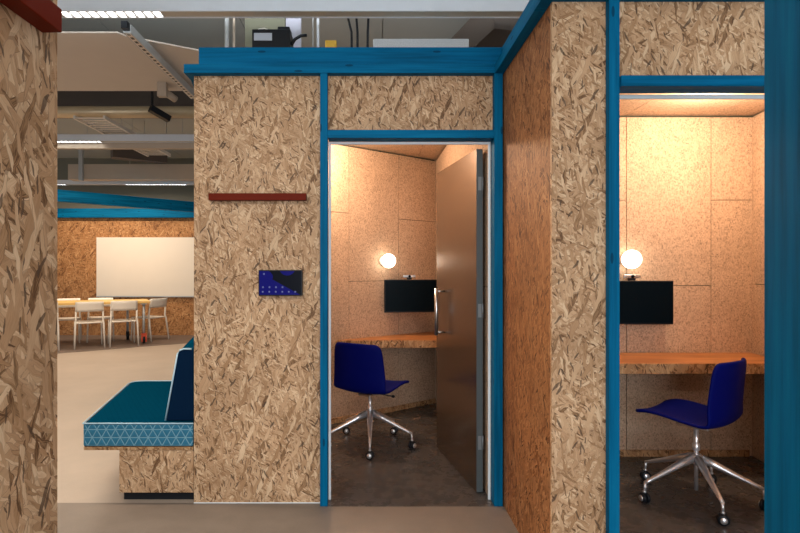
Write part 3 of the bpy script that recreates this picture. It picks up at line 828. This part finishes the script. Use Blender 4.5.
# on top of the left pod
zr0 = 2.445
o = obj('ceiling', prism(newbm(), [(-1.0, 3.2), (.73, 3.2), (.73, 5.55), (-1.25, 4.4)], zr0, zr0 + .03), M['osb']); struct(o, 'strand board roof deck of the left pod', 'ceiling')
o = obj('ceiling', prism(newbm(), [(.81, 2.335), (2.75, 2.335), (2.75, 3.95), (.81, 3.95)], zr0, zr0 + .03), M['osb']); struct(o, 'strand board roof deck of the right pod', 'ceiling')
ZR = zr0 + .03
def w(x, D): return (x - CX) * D / F
def h(y, D): return CH + (CY - y) * D / F
D = 3.6
pu = thing('power_supply', 'black power supply box with pale label on the pod roof', 'power supply', (w(271, D), D, ZR))
loc_obj('case', box(newbm(), w(252, D), w(290, D), D, D + .16, ZR, h(29, D)), M['black'], pu, bevel=.004)
q = loc_obj('sticker', box(newbm(), w(254, D), w(272, D), D - .001, D, h(40.5, D), h(33, D)), M['labelm'], pu); q['label'] = 'pale sticker'
loc_obj('module', box(newbm(), w(277, D), w(289, D), D + .02, D + .12, h(28.95, D), h(25, D)), M['black'], pu, bevel=.004)
bm = newbm(); tube(bm, [(w(290, D), D + .05, h(42, D)), (w(294, D), D + .05, h(36, D)), (w(300, D), D + .05, h(32.5, D)), (w(306, D), D + .05, h(32, D))], .011, 8)
loc_obj('cable', bm, M['black'], pu)
bm = newbm(); tube(bm, [(w(253, D), D + .08, h(29, D)), (w(256, D), D + .08, h(24, D)), (w(262, D), D + .08, h(23, D)), (w(272, D), D + .08, h(27, D)), (w(279, D), D + .08, h(22, D)), (w(284, D), D + .08, h(25, D))], .004, 6)
loc_obj('wire', bm, M['white'], pu)
D = 4.0
o = obj('panel_sheet', box(newbm(), w(286, D), w(301, D), D, D + .02, ZR, h(17, D)), M['lav']); tag(o, 'lavender grey sheet standing upright behind the power supply', 'panel')
D = 4.1
o = obj('panel_sheet', box(newbm(), w(245, D), w(285, D), D, D + .02, ZR, h(8, D)), M['olive']); tag(o, 'olive upright panel behind the power supply on the pod roof', 'panel')
D = 3.9
for x, wd, m, lb in ((227, 2.2, 'galv', 'thick grey vertical conduit left of the power supply'), (234, 1.2, 'beige', 'thin pale vertical conduit left of the power supply'),
                     (313, .5, 'galv', 'very thin vertical conduit left of the yellow box'), (318, 1.3, 'trunk', 'pale vertical conduit beside the yellow box')):
    bm = newbm(); tube(bm, [(w(x, D), D, ZR), (w(x, D), D, ZC)], wd * D / F, 10); tag(obj('conduit', bm, M[m]), lb, 'pipe')
D = 3.5
o = obj('junction_box', box(newbm(), w(325, D), w(336.5, D), D, D + .06, ZR, h(40, D)), M['yellow'], bevel=.004); tag(o, 'small yellow junction box on the pod roof', 'box')
D = 3.75
for x, dx_, lb in ((350, 5, 'leftmost of three hanging black cables above the pod'), (357, 1.5, 'middle of three hanging black cables above the pod'), (368, -1, 'rightmost of three hanging black cables above the pod')):
    bm = newbm(); tube(bm, [(w(x - dx_, D), D, ZC), (w(x - dx_ * .4, D), D, h(18, D)), (w(x + dx_ * .3, D), D, h(32, D)), (w(x + dx_ * .55, D), D, ZR)], .008, 8)
    tag(obj('cable', bm, M['black']), lb, 'cable', 'hanging black cables')
D = 3.45
o = obj('duct_board', box(newbm(), w(373, D), w(469, D), D, D + .22, ZR, h(38.5, D)), M['insul'], bevel=.006); tag(o, 'grey speckled duct board lying on the pod roof', 'duct')
bm = newbm(); box(bm, -.12, .12, 0, 1.6, 0, .25, M=Matrix.Translation((w(500, 4.2), 3.9, 3.02)) @ Matrix.Rotation(.25, 4, 'Z'))
o = obj('ceiling_beam', bm, M['brownbeam']); tag(o, 'dark slanting beam in the corner above the return wall', 'beam')
D = 3.6
bm = newbm(); tube(bm, [(w(478, D), D, ZR + .05), (w(490, D), D, ZR + .075), (w(504, D), D, ZR + .05)], [.045, .07, .05], 12)
tag(obj('cable_bundle', bm, M['olive']), 'olive wrapped bundle lying in the roof corner', 'bundle')

# ------------------------------------------------------------------ lights
def area(name, loc, sx, sy, e, c, rot=(0, 0, 0)):
    l = bpy.data.lights.new(name, 'AREA'); l.shape = 'RECTANGLE'; l.size = sx; l.size_y = sy; l.energy = e; l.color = c
    o = bpy.data.objects.new(name, l); COL.objects.link(o); o.location = loc; o.rotation_euler = rot; return o
def point(name, loc, r, e, c):
    l = bpy.data.lights.new(name, 'POINT'); l.shadow_soft_size = r; l.energy = e; l.color = c
    o = bpy.data.objects.new(name, l); COL.objects.link(o); o.location = loc; return o
NEU, WARM, AMB, DAY = (1.0, .94, .87), (1.0, .80, .60), (1.0, .74, .52), (.90, .95, 1.0)
area('ceiling_light_near', (-1.5, .7, 2.93), 1.7, .1, 65, NEU)
area('ceiling_light_behind', (.5, -1.6, 2.93), 3, .1, 70, NEU)
area('window_daylight', (.6, -4.6, 1.7), 3.6, 2.2, 210, DAY, (PI/2, 0, 0))
area('ceiling_light_bench', (-2.2, 3.3, 2.9), 1.4, .1, 45, WARM)
area('ceiling_light_mid', (-4.0, 7.75, 2.9), 2.5, .1, 80, WARM)
area('ceiling_light_far', (-5.0, 10.0, 2.9), 2.5, .1, 75, WARM)
area('ceiling_light_left', (-4.6, 4.4, 2.9), 2.5, .1, 70, WARM)
area('added_fill_trunking', (-.8, 3.49, 3.04), 3.6, .06, 60, DAY, (PI, 0, 0))  # added upward fill that brightens soffit and trunking, not a fitting
area('added_fill_near', (-.5, .4, 3.0), 3.0, .08, 35, NEU, (PI, 0, 0))  # added upward fill for ceiling bounce near the camera, no lamp there
point('booth_lamp_right', (2.08, 3.28, 2.28), .05, 48, AMB)
point('booth_lamp_left', (-.34, 4.25, 2.28), .05, 56, AMB)

wd = bpy.data.worlds.new('World'); bpy.context.scene.world = wd; wd.use_nodes = True
bg = wd.node_tree.nodes['Background']; bg.inputs[0].default_value = (.93, .96, 1.0, 1); bg.inputs[1].default_value = .5

# ------------------------------------------------------------------ camera
cam = bpy.data.cameras.new('Camera'); co = bpy.data.objects.new('Camera', cam); COL.objects.link(co)
co.location = (0, 0, CH); co.rotation_euler = (PI / 2, 0, 0)
cam.sensor_width = 36; cam.lens = F / 800 * 36
cam.shift_x = (400 - CX) / 800; cam.shift_y = (CY - 266.5) / 800
cam.clip_start = .05; cam.clip_end = 60
s = bpy.context.scene; s.camera = co
s.view_settings.view_transform = 'Standard'; s.view_settings.look = 'None'; s.view_settings.gamma = 1
s.view_settings.use_curve_mapping = False; s.view_settings.exposure = 0.0
